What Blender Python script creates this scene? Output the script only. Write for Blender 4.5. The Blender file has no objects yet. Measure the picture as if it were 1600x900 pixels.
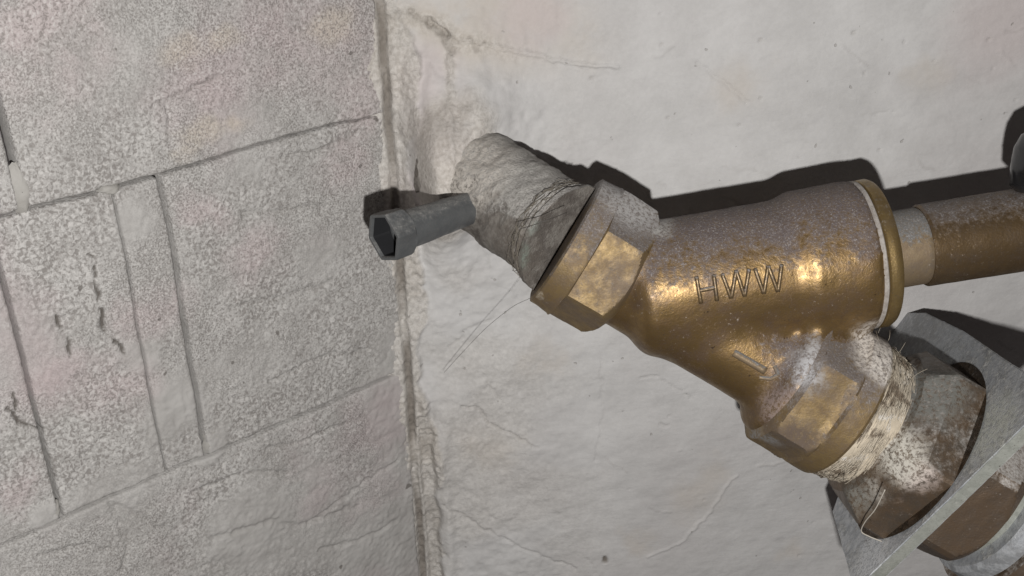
import bpy, bmesh, math, random
import numpy as np
from mathutils import Vector, Matrix
from mathutils.bvhtree import BVHTree

random.seed(7)
rng = np.random.default_rng(11)
S = bpy.context.scene
C = S.collection

# ------------------------------------------------------------------ camera
# The walls' own directions as the camera sees them (x right, y down, z forward)
F = 1780.0                                   # focal length in pixels of a 1600 px wide picture
def nv(a):
    a = np.array(a, float); return a / np.linalg.norm(a)
UP = -nv((100, 3550, 1780))                  # plumb line
D2 = nv((2300, -958, 1780))                  # block wall courses, towards the corner
h = nv((0.988, -0.156, 0.0))
AX = nv(h - UP * h.dot(UP))                  # along the plastered wall, to the right
AY = np.cross(UP, AX)                        # into the plastered wall
R = np.array([AX, AY, UP])                   # camera axes -> world axes
def ray(px, py):
    return np.array(((px - 800) / F, (py - 450) / F, 1.0))
O = ray(633, 575) * 0.72                     # a point of the corner: world origin
def toW(c):
    return R @ (np.asarray(c, float) - O)
def dirW(d):
    return nv(R @ np.asarray(d, float))
def at(px, py, z):
    return toW(ray(px, py) * z)

cam_d = bpy.data.cameras.new('camera')
cam = bpy.data.objects.new('camera', cam_d)
C.objects.link(cam)
camR = np.column_stack([R @ np.array((1, 0, 0)), R @ np.array((0, -1, 0)), R @ np.array((0, 0, -1))])
M = Matrix([list(camR[i]) + [float(toW((0, 0, 0))[i])] for i in range(3)] + [[0, 0, 0, 1]])
cam.matrix_world = M
cam_d.sensor_width = 36.0
cam_d.lens = 36.0 * F / 1600.0
cam_d.clip_start = 0.01
cam_d.clip_end = 50
S.camera = cam
CAMP = toW((0, 0, 0))

# ------------------------------------------------------------------ light: the flash beside the lens, a dim cellar
world = bpy.data.worlds.new('World'); S.world = world
world.use_nodes = True
world.node_tree.nodes['Background'].inputs[0].default_value = (1.0, 0.88, 0.86, 1)
world.node_tree.nodes['Background'].inputs[1].default_value = 0.05
ld = bpy.data.lights.new('flash', 'POINT')
ld.energy = 18.7
ld.color = (1.0, 0.978, 0.955)
ld.shadow_soft_size = 0.0065
lo = bpy.data.objects.new('flash', ld); C.objects.link(lo)
lo.location = toW((0.030, 0.092, 0.0))
S.view_settings.view_transform = 'Standard'
S.view_settings.look = 'None'
S.view_settings.exposure = 0.0
S.view_settings.gamma = 1.0
S.render.engine = 'CYCLES'

# ------------------------------------------------------------------ noise (numpy)
def _hash(ix, iy, seed):
    n = (ix.astype(np.int64) * 374761393 + iy.astype(np.int64) * 668265263 + seed * 974711) & 0xffffffff
    n = ((n ^ (n >> 13)) * 1274126177) & 0xffffffff
    n = n ^ (n >> 16)
    return (n & 0xffff) / 65535.0
def vnoise(x, y, seed=0):
    ix = np.floor(x); iy = np.floor(y); fx = x - ix; fy = y - iy
    fx = fx * fx * fx * (fx * (fx * 6 - 15) + 10); fy = fy * fy * fy * (fy * (fy * 6 - 15) + 10)
    a = _hash(ix, iy, seed); b = _hash(ix + 1, iy, seed); c = _hash(ix, iy + 1, seed); d = _hash(ix + 1, iy + 1, seed)
    return (a + (b - a) * fx) * (1 - fy) + (c + (d - c) * fx) * fy
def fbm(x, y, seed=0, octv=4, gain=0.5):
    t = np.zeros_like(x); a = 1.0; s = 0
    for i in range(octv):
        t += a * (vnoise(x, y, seed + i * 17) - 0.5); s += a
        x = x * 2.03 + 3.7; y = y * 2.03 - 1.3; a *= gain
    return t / s * 2
def sstep(a, b, x):
    t = np.clip((x - a) / (b - a), 0, 1); return t * t * (3 - 2 * t)
def polydist(x, y, pts):
    d = np.full(x.shape, 1e9)
    for (ax, ay), (bx, by) in zip(pts[:-1], pts[1:]):
        vx, vy = bx - ax, by - ay; L = vx * vx + vy * vy + 1e-12
        t = np.clip(((x - ax) * vx + (y - ay) * vy) / L, 0, 1)
        d = np.minimum(d, np.hypot(x - ax - t * vx, y - ay - t * vy))
    return d

# ------------------------------------------------------------------ object helpers
def finish(o, label=None, cat=None, group=None, kind=None):
    if label: o['label'] = label
    if cat: o['category'] = cat
    if group: o['group'] = group
    if kind: o['kind'] = kind
    return o
def thing(name, loc, label, cat, group=None):
    o = bpy.data.objects.new(name, None); C.objects.link(o)
    o.location = Vector(loc); o.empty_display_size = 0.01
    return finish(o, label, cat, group)
def wloc(o):
    v = np.zeros(3)
    while o is not None:
        v = v + np.array(o.location); o = o.parent
    return v
def mesh_obj(name, V, faces, mat, parent=None, smooth=True, attrs=None, sharp=None, base=None):
    """verts in world metres; linked as one mesh object, optionally under parent"""
    V = np.asarray(V, float)
    off = wloc(parent) if parent is not None else (np.array(base, float) if base is not None else np.zeros(3))
    me = bpy.data.meshes.new(name)
    if isinstance(faces, np.ndarray):
        n = len(faces); k = faces.shape[1]
        me.vertices.add(len(V)); me.vertices.foreach_set('co', (V - off).astype(np.float32).ravel())
        me.loops.add(n * k); me.loops.foreach_set('vertex_index', faces.astype(np.int32).ravel())
        me.polygons.add(n); me.polygons.foreach_set('loop_start', (np.arange(n) * k).astype(np.int32))
        me.update(calc_edges=True)
    else:
        me.from_pydata([tuple(v) for v in (V - off)], [], faces); me.update()
    me.validate()
    me.polygons.foreach_set('use_smooth', [bool(smooth)] * len(me.polygons))
    if attrs:
        for an, av in attrs.items():
            a = me.attributes.new(an, 'FLOAT', 'POINT'); a.data.foreach_set('value', av.astype(np.float32).ravel())
    if mat: me.materials.append(mat)
    if sharp is not None:
        bm = bmesh.new(); bm.from_mesh(me)
        for e in bm.edges:
            if len(e.link_faces) == 2 and e.calc_face_angle(0) > sharp: e.smooth = False
        bm.to_mesh(me); bm.free()
    o = bpy.data.objects.new(name, me); C.objects.link(o)
    if parent is not None: o.parent = parent
    elif base is not None: o.location = Vector(base)
    return o
def grid_faces(nu, nv_, wrap=False):
    i = np.arange(nu - 1)[:, None]; j = np.arange(nv_ if wrap else nv_ - 1)[None, :]
    jn = (j + 1) % nv_
    a = i * nv_ + j; b = i * nv_ + jn; c = (i + 1) * nv_ + jn; d = (i + 1) * nv_ + j
    return np.stack([a, b, c, d], -1).reshape(-1, 4)

K = 0.6 / F                                   # one picture pixel at the valve's distance, in metres
class Axis:
    """a turning axis given in the camera's directions; lengths in K units"""
    def __init__(s, p_cam, d_cam, roll=0.0):
        s.p = np.array(p_cam, float); s.d = nv(d_cam)
        view = nv(s.p); t = -view + s.d * view.dot(s.d)
        s.near = nv(t); s.side = np.cross(s.d, s.near)
        c, n = math.cos(roll), math.sin(roll)
        s.near, s.side = s.near * c + s.side * n, s.side * c - s.near * n
    def pt(s, a, r=0.0, th=0.0):
        return toW(s.p + K * (a * s.d + r * (math.cos(th) * s.near + math.sin(th) * s.side)))
    def arr(s, a, r, th):
        a = np.asarray(a)[..., None]; r = np.asarray(r)[..., None]; th = np.asarray(th)[..., None]
        c = s.p + K * (a * s.d + r * (np.cos(th) * s.near + np.sin(th) * s.side))
        return (c - O) @ R.T
def lathe(name, ax, prof, mat, parent=None, nseg=96, hexa=None, sharp=0.5, wob=0.0, seed=1, sub=6.0, capped=True, **kw):
    """prof: (a, r[, flat]) points; flat = apothem that cuts a polygon with `hexa`=(sides, phase)"""
    P = []
    for i, p in enumerate(prof):
        P.append(p)
        if i + 1 < len(prof):
            q = prof[i + 1]; L = math.hypot(q[0] - p[0], q[1] - p[1]); n = max(1, int(L / sub))
            for k in range(1, n):
                t = k / n
                fl = None
                if len(p) > 2 and len(q) > 2 and p[2] and q[2]: fl = p[2] + (q[2] - p[2]) * t
                P.append((p[0] + (q[0] - p[0]) * t, p[1] + (q[1] - p[1]) * t, fl))
    th = np.arange(nseg) * 2 * math.pi / nseg
    A = np.array([[p[0]] * nseg for p in P], float); Rr = np.array([[p[1]] * nseg for p in P], float)
    if hexa:
        sides, ph = hexa; w = 2 * math.pi / sides
        dth = (th - ph + w / 2) % w - w / 2
        for i, p in enumerate(P):
            if len(p) > 2 and p[2]: Rr[i] = np.minimum(Rr[i], p[2] / np.cos(dth))
    TH = np.tile(th, (len(P), 1))
    if wob:
        Rr = Rr + wob * fbm(A / 22.0 + 3 * np.cos(TH), 3 * np.sin(TH) + A / 60.0 + seed * 5, seed, 4)
    V = ax.arr(A, Rr, TH).reshape(-1, 3)
    Fq = grid_faces(len(P), nseg, True)
    faces = [tuple(f) for f in Fq.tolist()]
    if capped:
        if prof[0][1] > 0.01: faces.append(tuple(range(nseg - 1, -1, -1)))
        if prof[-1][1] > 0.01: faces.append(tuple((len(P) - 1) * nseg + k for k in range(nseg)))
    o = mesh_obj(name, V, faces, mat, parent, True, None, None, **kw)
    bm = bmesh.new(); bm.from_mesh(o.data)
    bmesh.ops.remove_doubles(bm, verts=bm.verts, dist=1e-7)
    bmesh.ops.recalc_face_normals(bm, faces=bm.faces)
    for e in bm.edges:
        if len(e.link_faces) == 2 and e.calc_face_angle(0) > sharp: e.smooth = False
    bm.to_mesh(o.data); bm.free()
    return o
def tube_mesh(paths, nseg=6):
    """paths: list of (Nx3 points, radius array) -> verts, faces of one mesh"""
    V = []; Fa = []
    for pts, rad in paths:
        pts = np.asarray(pts, float); n = len(pts); rad = np.broadcast_to(np.asarray(rad, float), (n,))
        T = np.gradient(pts, axis=0); T /= np.linalg.norm(T, axis=1)[:, None] + 1e-12
        ref = np.array((0.31, 0.52, 0.79)); ref = ref if abs(T[0].dot(nv(ref))) < 0.95 else np.array((1.0, 0, 0))
        b0 = len(V)
        for i in range(n):
            u = nv(np.cross(T[i], ref)); w = np.cross(T[i], u)
            for k in range(nseg):
                a = 2 * math.pi * k / nseg
                V.append(pts[i] + rad[i] * (math.cos(a) * u + math.sin(a) * w))
        for i in range(n - 1):
            for k in range(nseg):
                k2 = (k + 1) % nseg
                Fa.append((b0 + i * nseg + k, b0 + i * nseg + k2, b0 + (i + 1) * nseg + k2, b0 + (i + 1) * nseg + k))
        Fa.append(tuple(b0 + k for k in range(nseg - 1, -1, -1)))
        Fa.append(tuple(b0 + (n - 1) * nseg + k for k in range(nseg)))
    return np.array(V), Fa
def smooth_path(pts, n=24):
    pts = np.asarray(pts, float); m = len(pts)
    P = np.vstack([2 * pts[0] - pts[1], pts, 2 * pts[-1] - pts[-2]])
    out = []
    for t in np.linspace(0, m - 1 - 1e-6, n):
        i = int(t); u = t - i; a, b, c, d = P[i], P[i + 1], P[i + 2], P[i + 3]
        out.append(0.5 * (2 * b + (c - a) * u + (2 * a - 5 * b + 4 * c - d) * u * u + (3 * b - a - 3 * c + d) * u ** 3))
    return np.array(out)

# ------------------------------------------------------------------ materials
class NT:
    def __init__(s, name):
        s.m = bpy.data.materials.new(name); s.m.use_nodes = True
        s.t = s.m.node_tree; s.t.nodes.clear()
        s.out = s.n('ShaderNodeOutputMaterial'); s.b = s.n('ShaderNodeBsdfPrincipled')
        s.l(s.b.outputs[0], s.out.inputs[0])
        s.tc = s.n('ShaderNodeTexCoord'); s.geo = s.n('ShaderNodeNewGeometry')
        s.pos = s.geo.outputs['Position']
    def n(s, t, **k):
        x = s.t.nodes.new(t)
        for a, v in k.items(): setattr(x, a, v)
        return x
    def l(s, a, b): s.t.links.new(a, b)
    def val(s, sock, v):
        if hasattr(v, 'is_output') or isinstance(v, bpy.types.NodeSocket): s.l(v, sock)
        else: sock.default_value = v
    def noise(s, scale, detail=4, rough=0.55, vec=None, dist=0.0, stretch=None):
        x = s.n('ShaderNodeTexNoise'); x.inputs['Scale'].default_value = scale; x.inputs['Detail'].default_value = detail
        x.inputs['Roughness'].default_value = rough; x.inputs['Distortion'].default_value = dist
        v = vec or s.pos
        if stretch is not None:
            mp = s.n('ShaderNodeMapping'); mp.inputs['Rotation'].default_value = stretch[0]; mp.inputs['Scale'].default_value = stretch[1]
            s.l(v, mp.inputs[0]); v = mp.outputs[0]
        s.l(v, x.inputs['Vector']); return x.outputs['Fac']
    def math(s, op, a, b=0.0, clamp=False):
        x = s.n('ShaderNodeMath', operation=op, use_clamp=clamp); s.val(x.inputs[0], a); s.val(x.inputs[1], b); return x.outputs[0]
    def ramp(s, f, lo, hi, a=0.0, b=1.0):
        x = s.n('ShaderNodeMapRange', interpolation_type='SMOOTHSTEP'); s.val(x.inputs['Value'], f)
        x.inputs['From Min'].default_value = lo; x.inputs['From Max'].default_value = hi
        x.inputs['To Min'].default_value = a; x.inputs['To Max'].default_value = b; return x.outputs[0]
    def mix(s, f, a, b):
        x = s.n('ShaderNodeMix', data_type='RGBA'); s.val(x.inputs['Factor'], f)
        for sock, v in ((x.inputs['A'], a), (x.inputs['B'], b)):
            pass
        A = [i for i in x.inputs if i.name == 'A' and i.type == 'RGBA'][0]; B = [i for i in x.inputs if i.name == 'B' and i.type == 'RGBA'][0]
        s.val(A, tuple(a) + (1,) if isinstance(a, tuple) and len(a) == 3 else a); s.val(B, tuple(b) + (1,) if isinstance(b, tuple) and len(b) == 3 else b)
        return [o for o in x.outputs if o.type == 'RGBA'][0]
    def attr(s, name):
        x = s.n('ShaderNodeAttribute', attribute_name=name); return x.outputs['Fac']
    def bump(s, hgt, dist, strength=1.0, prev=None):
        x = s.n('ShaderNodeBump'); x.inputs['Distance'].default_value = dist; x.inputs['Strength'].default_value = strength
        s.l(hgt, x.inputs['Height'])
        if prev is not None: s.l(prev, x.inputs['Normal'])
        return x.outputs[0]
    def spot(s, p, r0, r1, jit=0.006, jscale=90):
        """soft patch of dirt at a place of the scene, edge broken up by noise"""
        d = s.n('ShaderNodeVectorMath', operation='DISTANCE'); s.l(s.pos, d.inputs[0]); d.inputs[1].default_value = tuple(p)
        j = s.math('MULTIPLY', s.math('SUBTRACT', s.noise(jscale, 5, 0.65), 0.5), jit * 2.5)
        return s.ramp(s.math('ADD', d.outputs['Value'], j), r0, r1, 1.0, 0.0)
    def set(s, name, v): s.val(s.b.inputs[name], tuple(v) + (1,) if isinstance(v, tuple) and len(v) == 3 else v)

def metal(name, base, base2, tarnish, dust, metallic=0.75, rough=(0.34, 0.52), dust_lo=0.62, dust_hi=0.95, tarn=(0.5, 0.68),
          speck=0.6, bump=0.00018, spots=(), nscale=38, stretch=None):
    m = NT(name)
    n1 = m.noise(nscale, 6, 0.62, stretch=stretch); n2 = m.noise(nscale * 3.2, 6, 0.7); n3 = m.noise(900, 3, 0.6); n4 = m.noise(330, 4, 0.7)
    col = m.mix(m.ramp(n2, 0.35, 0.65), base, base2)
    tm = m.ramp(m.math('ADD', m.math('MULTIPLY', n1, 0.75), m.math('MULTIPLY', n2, 0.25)), tarn[0], tarn[1])
    tm = m.math('MULTIPLY', tm, 0.75)
    col = m.mix(tm, col, tarnish)
    sx = m.n('ShaderNodeSeparateXYZ'); m.l(m.geo.outputs['Normal'], sx.inputs[0])
    dm = m.math('ADD', m.math('MULTIPLY', sx.outputs['Z'], 0.62), m.math('MULTIPLY', n1, 0.55))
    dm = m.math('ADD', dm, m.math('MULTIPLY', m.math('SUBTRACT', n4, 0.5), 0.7))
    dm = m.ramp(dm, dust_lo, dust_hi)
    dm = m.math('MULTIPLY', dm, m.ramp(n3, 0.3, 0.62, 0.55, 1.0))
    wl = m.math('MULTIPLY', m.ramp(m.noise(520, 5, 0.75), 0.60, 0.70), m.math('MULTIPLY', m.ramp(n1, 0.35, 0.7), speck))
    col = m.mix(dm, col, dust)
    col = m.mix(wl, col, (0.52, 0.49, 0.47))
    gr = m.math('MULTIPLY', m.ramp(m.noise(1100, 4, 0.75), 0.53, 0.64), m.math('ADD', m.math('MULTIPLY', m.math('MULTIPLY', dm, m.ramp(n4, 0.35, 0.6)), 0.95), 0.10))
    col = m.mix(gr, col, (0.40, 0.375, 0.36))
    gk = m.math('MULTIPLY', m.ramp(m.noise(1100, 3, 0.7), 0.58, 0.70), 0.45)
    col = m.mix(gk, col, (0.055, 0.04, 0.034))
    met = m.math('MULTIPLY', m.math('SUBTRACT', 1.0, m.math('MULTIPLY', tm, 0.45)), metallic)
    cover = m.math('MAXIMUM', dm, wl)
    for p, r0, r1, c, amt in spots:
        sm = m.math('MULTIPLY', m.spot(p, r0, r1), m.math('MULTIPLY', m.ramp(m.noise(480, 5, 0.75), 0.40, 0.54, 0.2, 1.0), amt))
        col = m.mix(sm, col, c); cover = m.math('MAXIMUM', cover, sm)
    dk = m.ramp(m.noise(210, 3, 0.6), 0.70, 0.74)
    col = m.mix(m.math('MULTIPLY', dk, 0.7), col, (0.035, 0.022, 0.018))
    met = m.math('MULTIPLY', met, m.math('SUBTRACT', 1.0, cover))
    m.set('Base Color', col); m.set('Metallic', met)
    rg = m.math('ADD', m.ramp(n2, 0.3, 0.7, rough[0], rough[1]), m.math('MULTIPLY', cover, 0.45), True)
    m.set('Roughness', rg)
    b1 = m.bump(n4, bump * 0.7, 1.0); b2 = m.bump(n3, bump * 0.7, 0.9, b1); b3 = m.bump(cover, 0.00012, 1.0, b2)
    m.l(b3, m.b.inputs['Normal'])
    return m.m

LIME = (0.62, 0.58, 0.53)
GREYD = (0.36, 0.35, 0.35)
MAT = {}
MAT['brass'] = metal('brass_cast', (0.245, 0.160, 0.066), (0.175, 0.112, 0.050), (0.100, 0.066, 0.044), (0.112, 0.094, 0.094),
    metallic=0.76, rough=(0.33, 0.52), dust_lo=0.50, dust_hi=0.80, tarn=(0.45, 0.62), bump=0.00018, spots=[
        (at(1375, 555, 0.585), 0.010, 0.022, LIME, 0.95), (at(1268, 548, 0.57), 0.004, 0.016, (0.42, 0.42, 0.42), 0.9),
        (at(1262, 580, 0.575), 0.003, 0.013, (0.40, 0.40, 0.41), 0.9), (at(1018, 355, 0.59), 0.006, 0.017, (0.46, 0.45, 0.42), 0.8),
        (at(985, 300, 0.59), 0.014, 0.030, (0.40, 0.395, 0.39), 0.9), (at(1215, 640, 0.58), 0.006, 0.017, (0.24, 0.19, 0.18), 0.7)])
MAT['brass_end'] = metal('brass_cast_dull', (0.235, 0.165, 0.075), (0.175, 0.120, 0.058), (0.120, 0.088, 0.062), (0.150, 0.132, 0.125),
    metallic=0.58, rough=(0.52, 0.66), dust_lo=0.46, dust_hi=0.78, tarn=(0.42, 0.6), bump=0.00022, spots=[
        (at(985, 300, 0.59), 0.016, 0.032, (0.42, 0.41, 0.40), 0.9), (at(950, 285, 0.60), 0.010, 0.024, (0.36, 0.35, 0.345), 0.8), (at(835, 460, 0.58), 0.001, 0.006, (0.50, 0.48, 0.44), 0.9),
        (at(1375, 555, 0.585), 0.010, 0.022, LIME, 0.95), (at(1240, 690, 0.58), 0.006, 0.016, (0.10, 0.075, 0.06), 0.8), (at(1340, 665, 0.56), 0.003, 0.012, (0.30, 0.26, 0.25), 0.6),
        (at(1190, 690, 0.60), 0.004, 0.014, (0.22, 0.22, 0.22), 0.8), (at(1262, 590, 0.575), 0.003, 0.012, (0.40, 0.40, 0.41), 0.9)])
MAT['brass_ring'] = metal('brass_turned', (0.27, 0.19, 0.08), (0.21, 0.145, 0.06), (0.13, 0.095, 0.055), (0.19, 0.175, 0.16), metallic=0.72, rough=(0.35, 0.48),
    dust_lo=0.85, dust_hi=1.1, nscale=70)
MAT['lime'] = metal('lime_scale', (0.36, 0.335, 0.31), (0.25, 0.225, 0.20), (0.13, 0.105, 0.085), (0.40, 0.375, 0.35), metallic=0.05, rough=(0.7, 0.9), nscale=90)
MAT['pipe_brass'] = metal('pipe_bronze', (0.165, 0.11, 0.055), (0.12, 0.082, 0.046), (0.085, 0.062, 0.046), (0.12, 0.108, 0.106), metallic=0.7, rough=(0.34, 0.52),
    dust_lo=0.62, dust_hi=0.98, stretch=((0, 0, 0), (0.35, 1, 1)))
MAT['collar'] = metal('collar_dusty', (0.24, 0.18, 0.11), (0.19, 0.14, 0.09), (0.12, 0.10, 0.085), (0.15, 0.15, 0.148), metallic=0.5, rough=(0.5, 0.7),
    dust_lo=0.56, dust_hi=0.70, spots=[(at(1402, 372, 0.56), 0.004, 0.013, LIME, 0.95)])
MAT['pipe_grey'] = metal('pipe_galvanised_dusty', (0.215, 0.20, 0.18), (0.135, 0.12, 0.105), (0.07, 0.06, 0.052), (0.33, 0.32, 0.30), metallic=0.22, rough=(0.6, 0.8),
    dust_lo=0.46, dust_hi=0.72, tarn=(0.47, 0.58), bump=0.0008, nscale=60, spots=[
        (at(838, 372, 0.57), 0.002, 0.011, (0.34, 0.42, 0.37), 0.8), (at(725, 255, 0.61), 0.016, 0.036, (0.45, 0.42, 0.38), 0.85), (at(800, 405, 0.59), 0.010, 0.026, (0.10, 0.085, 0.07), 0.75), (at(855, 330, 0.565), 0.004, 0.012, (0.15, 0.10, 0.07), 0.6), (at(820, 400, 0.575), 0.002, 0.010, (0.32, 0.42, 0.36), 0.8), (at(790, 235, 0.585), 0.010, 0.026, (0.38, 0.375, 0.355), 0.55), (at(862, 325, 0.56), 0.002, 0.010, (0.25, 0.30, 0.25), 0.7), (at(815, 425, 0.58), 0.002, 0.011, (0.24, 0.29, 0.245), 0.7)])
MAT['union'] = metal('union_tarnished', (0.15, 0.105, 0.068), (0.105, 0.082, 0.062), (0.085, 0.078, 0.066), (0.27, 0.26, 0.245), metallic=0.62, rough=(0.36, 0.52),
    dust_lo=0.62, dust_hi=0.98, bump=0.00025, spots=[(at(1432, 755, 0.56), 0.006, 0.016, (0.55, 0.47, 0.43), 0.95), (at(1395, 800, 0.57), 0.003, 0.011, (0.50, 0.40, 0.35), 0.8),
        (at(1400, 710, 0.57), 0.008, 0.022, (0.46, 0.44, 0.39), 0.95), (at(1350, 775, 0.58), 0.004, 0.014, (0.42, 0.40, 0.36), 0.9), (at(1450, 600, 0.58), 0.012, 0.028, (0.13, 0.135, 0.125), 0.85), (at(1325, 785, 0.59), 0.006, 0.018, (0.15, 0.15, 0.135), 0.8)])
MAT['union2'] = metal('coupling_tarnished', (0.17, 0.12, 0.08), (0.125, 0.092, 0.066), (0.09, 0.075, 0.06), (0.36, 0.345, 0.325), metallic=0.62, rough=(0.36, 0.55),
    dust_lo=0.50, dust_hi=0.78, bump=0.00025, spots=[(at(1590, 690, 0.56), 0.006, 0.02, (0.50, 0.46, 0.42), 0.8)])
MAT['zinc'] = metal('zinc_plate', (0.44, 0.455, 0.47), (0.31, 0.325, 0.345), (0.17, 0.175, 0.18), (0.52, 0.52, 0.49), metallic=0.35, rough=(0.36, 0.6),
    dust_lo=0.54, dust_hi=0.85, tarn=(0.46, 0.58), bump=0.0003, nscale=70, spots=[(at(1560, 680, 0.56), 0.01, 0.03, (0.36, 0.37, 0.32), 0.7), (at(1470, 745, 0.57), 0.003, 0.012, (0.55, 0.55, 0.55), 0.7), (at(1360, 870, 0.60), 0.008, 0.024, (0.50, 0.51, 0.52), 0.8), (at(1540, 600, 0.65), 0.02, 0.05, (0.22, 0.23, 0.24), 0.8), (at(1450, 520, 0.70), 0.01, 0.05, (0.25, 0.25, 0.25), 0.8)], stretch=((0.3, 0.5, 0.2), (0.3, 1.2, 2.2)))
MAT['zinc_edge'] = metal('zinc_cut_edge', (0.30, 0.31, 0.28), (0.23, 0.24, 0.215), (0.14, 0.145, 0.125), (0.38, 0.38, 0.35), metallic=0.3, rough=(0.5, 0.7), dust_lo=0.6, dust_hi=1.0, nscale=80)
MAT['dark_steel'] = metal('dark_steel', (0.115, 0.12, 0.122), (0.09, 0.095, 0.098), (0.075, 0.075, 0.075), (0.17, 0.17, 0.162), metallic=0.35, rough=(0.42, 0.6),
    dust_lo=0.62, dust_hi=1.0, speck=0.2, bump=0.0001)

def simple(name, col, rough=0.6, metallic=0.0, nscale=300, var=0.25, bump=0.0):
    m = NT(name); n = m.noise(nscale, 4, 0.6)
    c2 = tuple(x * (1 - var) for x in col); m.set('Base Color', m.mix(n, c2, tuple(min(1, x * (1 + var)) for x in col)))
    m.set('Roughness', rough); m.set('Metallic', metallic)
    if bump: m.l(m.bump(n, bump), m.b.inputs['Normal'])
    return m.m
MAT['hemp_base'] = simple('hemp_bed', (0.46, 0.40, 0.31), 0.9, nscale=260, var=0.35, bump=0.0004)
def hemp_mat():
    m = NT('hemp_fibre'); a = m.noise(70, 5, 0.65); f = m.noise(600, 3, 0.6)
    col = m.mix(f, (0.36, 0.31, 0.235), (0.50, 0.45, 0.37))
    col = m.mix(m.ramp(a, 0.56, 0.66), col, (0.58, 0.55, 0.50)); col = m.mix(m.ramp(a, 0.49, 0.38), col, (0.16, 0.125, 0.09))
    m.set('Base Color', col); m.set('Roughness', 0.85); return m.m
MAT['hemp'] = hemp_mat()
MAT['hair'] = simple('dark_hair', (0.05, 0.045, 0.04), 0.5)
MAT['thread'] = simple('pale_thread', (0.40, 0.37, 0.32), 0.8)
MAT['old_hemp'] = simple('old_hemp', (0.17, 0.15, 0.12), 0.9, nscale=200, var=0.5)
MAT['black'] = simple('black_plastic', (0.012, 0.012, 0.013), 0.22, nscale=120, var=0.2, bump=0.00015)
MAT['bore'] = simple('bore_shade_black', (0.008, 0.0085, 0.010), 0.7)  # shade of the hollow put into the colour, near black despite the flash

def plaster_mat():
    m = NT('plaster_pale')
    big = m.noise(5, 5, 0.6); mid = m.noise(28, 6, 0.65); fine = m.noise(420, 4, 0.65); f2 = m.noise(1500, 2, 0.5)
    col = m.mix(m.ramp(mid, 0.3, 0.7), (0.445, 0.442, 0.438), (0.52, 0.518, 0.515))
    col = m.mix(m.ramp(big, 0.42, 0.72, 0.0, 0.7), col, (0.425, 0.41, 0.408))
    col = m.mix(m.math('MULTIPLY', m.attr('stain'), m.ramp(mid, 0.25, 0.6)), col, (0.42, 0.365, 0.30))
    col = m.mix(m.attr('pink'), col, (0.46, 0.40, 0.395))
    rgh = m.attr('rough')
    col = m.mix(m.math('MULTIPLY', rgh, 0.75), col, m.mix(m.ramp(fine, 0.3, 0.7), (0.34, 0.315, 0.28), (0.52, 0.495, 0.46)))
    col = m.mix(m.attr('dirt'), col, (0.14, 0.12, 0.10))
    pits = m.ramp(m.noise(150, 2, 0.5), 0.735, 0.76)
    col = m.mix(m.math('MULTIPLY', pits, 0.5), col, (0.26, 0.24, 0.22))
    m.set('Base Color', col); m.set('Roughness', 0.88)
    hgt = m.math('ADD', m.math('MULTIPLY', fine, m.math('ADD', 0.25, m.math('MULTIPLY', rgh, 1.4))), m.math('MULTIPLY', pits, -0.6))
    tro = m.noise(60, 5, 0.6, stretch=((0, 0.5, 0), (0.35, 1, 1.2)))
    b = m.bump(hgt, 0.0005, 1.0); b = m.bump(tro, 0.0011, 0.7, b)
    m.l(b, m.b.inputs['Normal']); return m.m
def block_mat():
    m = NT('concrete_block')
    big = m.noise(9, 4, 0.55); mid = m.noise(45, 5, 0.6); wa = m.noise(560, 2.2, 0.55, dist=0.6); wb = m.noise(980, 2.0, 0.6, dist=0.4); sel = m.ramp(m.noise(16, 3, 0.6), 0.4, 0.6)
    worm = m.math('ADD', m.math('MULTIPLY', wa, m.math('SUBTRACT', 1.0, sel)), m.math('MULTIPLY', wb, sel))
    w2 = m.noise(1100, 2, 0.5)
    col = m.mix(m.ramp(mid, 0.3, 0.7), (0.315, 0.305, 0.292), (0.385, 0.376, 0.362))
    col = m.mix(m.math('MULTIPLY', m.ramp(big, 0.5, 0.68), 0.6), col, (0.375, 0.31, 0.315))
    col = m.mix(m.math('MULTIPLY', m.math('MULTIPLY', m.attr('pink'), m.ramp(mid, 0.35, 0.6, 0.3, 1.0)), 0.6), col, (0.40, 0.335, 0.335))
    col = m.mix(m.math('MULTIPLY', m.attr('stain'), m.ramp(worm, 0.3, 0.55, 0.4, 1.0)), col, (0.46, 0.40, 0.32))
    rg = m.attr('rough')
    wm = m.math('MULTIPLY', m.ramp(worm, 0.38, 0.52, 1.0, 0.0), m.math('MULTIPLY', rg, 0.66))
    col = m.mix(wm, col, (0.16, 0.145, 0.135))
    lt = m.math('MULTIPLY', m.ramp(worm, 0.53, 0.63), m.math('MULTIPLY', rg, 0.58))
    col = m.mix(lt, col, (0.52, 0.507, 0.49))
    pits = m.ramp(m.noise(95, 1.5, 0.5), 0.755, 0.775)
    col = m.mix(m.math('MULTIPLY', pits, 0.75), col, (0.10, 0.09, 0.08))
    col = m.mix(m.attr('dirt'), col, (0.10, 0.09, 0.08))
    m.set('Base Color', col); m.set('Roughness', 0.92)
    hgt = m.math('MULTIPLY', m.math('ADD', worm, m.math('MULTIPLY', w2, 0.3)), m.math('ADD', 0.15, rg))
    b = m.bump(hgt, 0.0008, 0.8); b = m.bump(mid, 0.0015, 0.5, b)
    m.l(b, m.b.inputs['Normal']); return m.m
def mortar_mat():
    m = NT('mortar_grey'); mid = m.noise(60, 5, 0.6); f = m.noise(500, 3, 0.6)
    m.set('Base Color', m.mix(m.ramp(mid, 0.3, 0.7), (0.27, 0.26, 0.24), (0.35, 0.34, 0.32))); m.set('Roughness', 0.9)
    m.l(m.bump(f, 0.0003, 0.8, m.bump(mid, 0.001)), m.b.inputs['Normal']); return m.m
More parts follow.
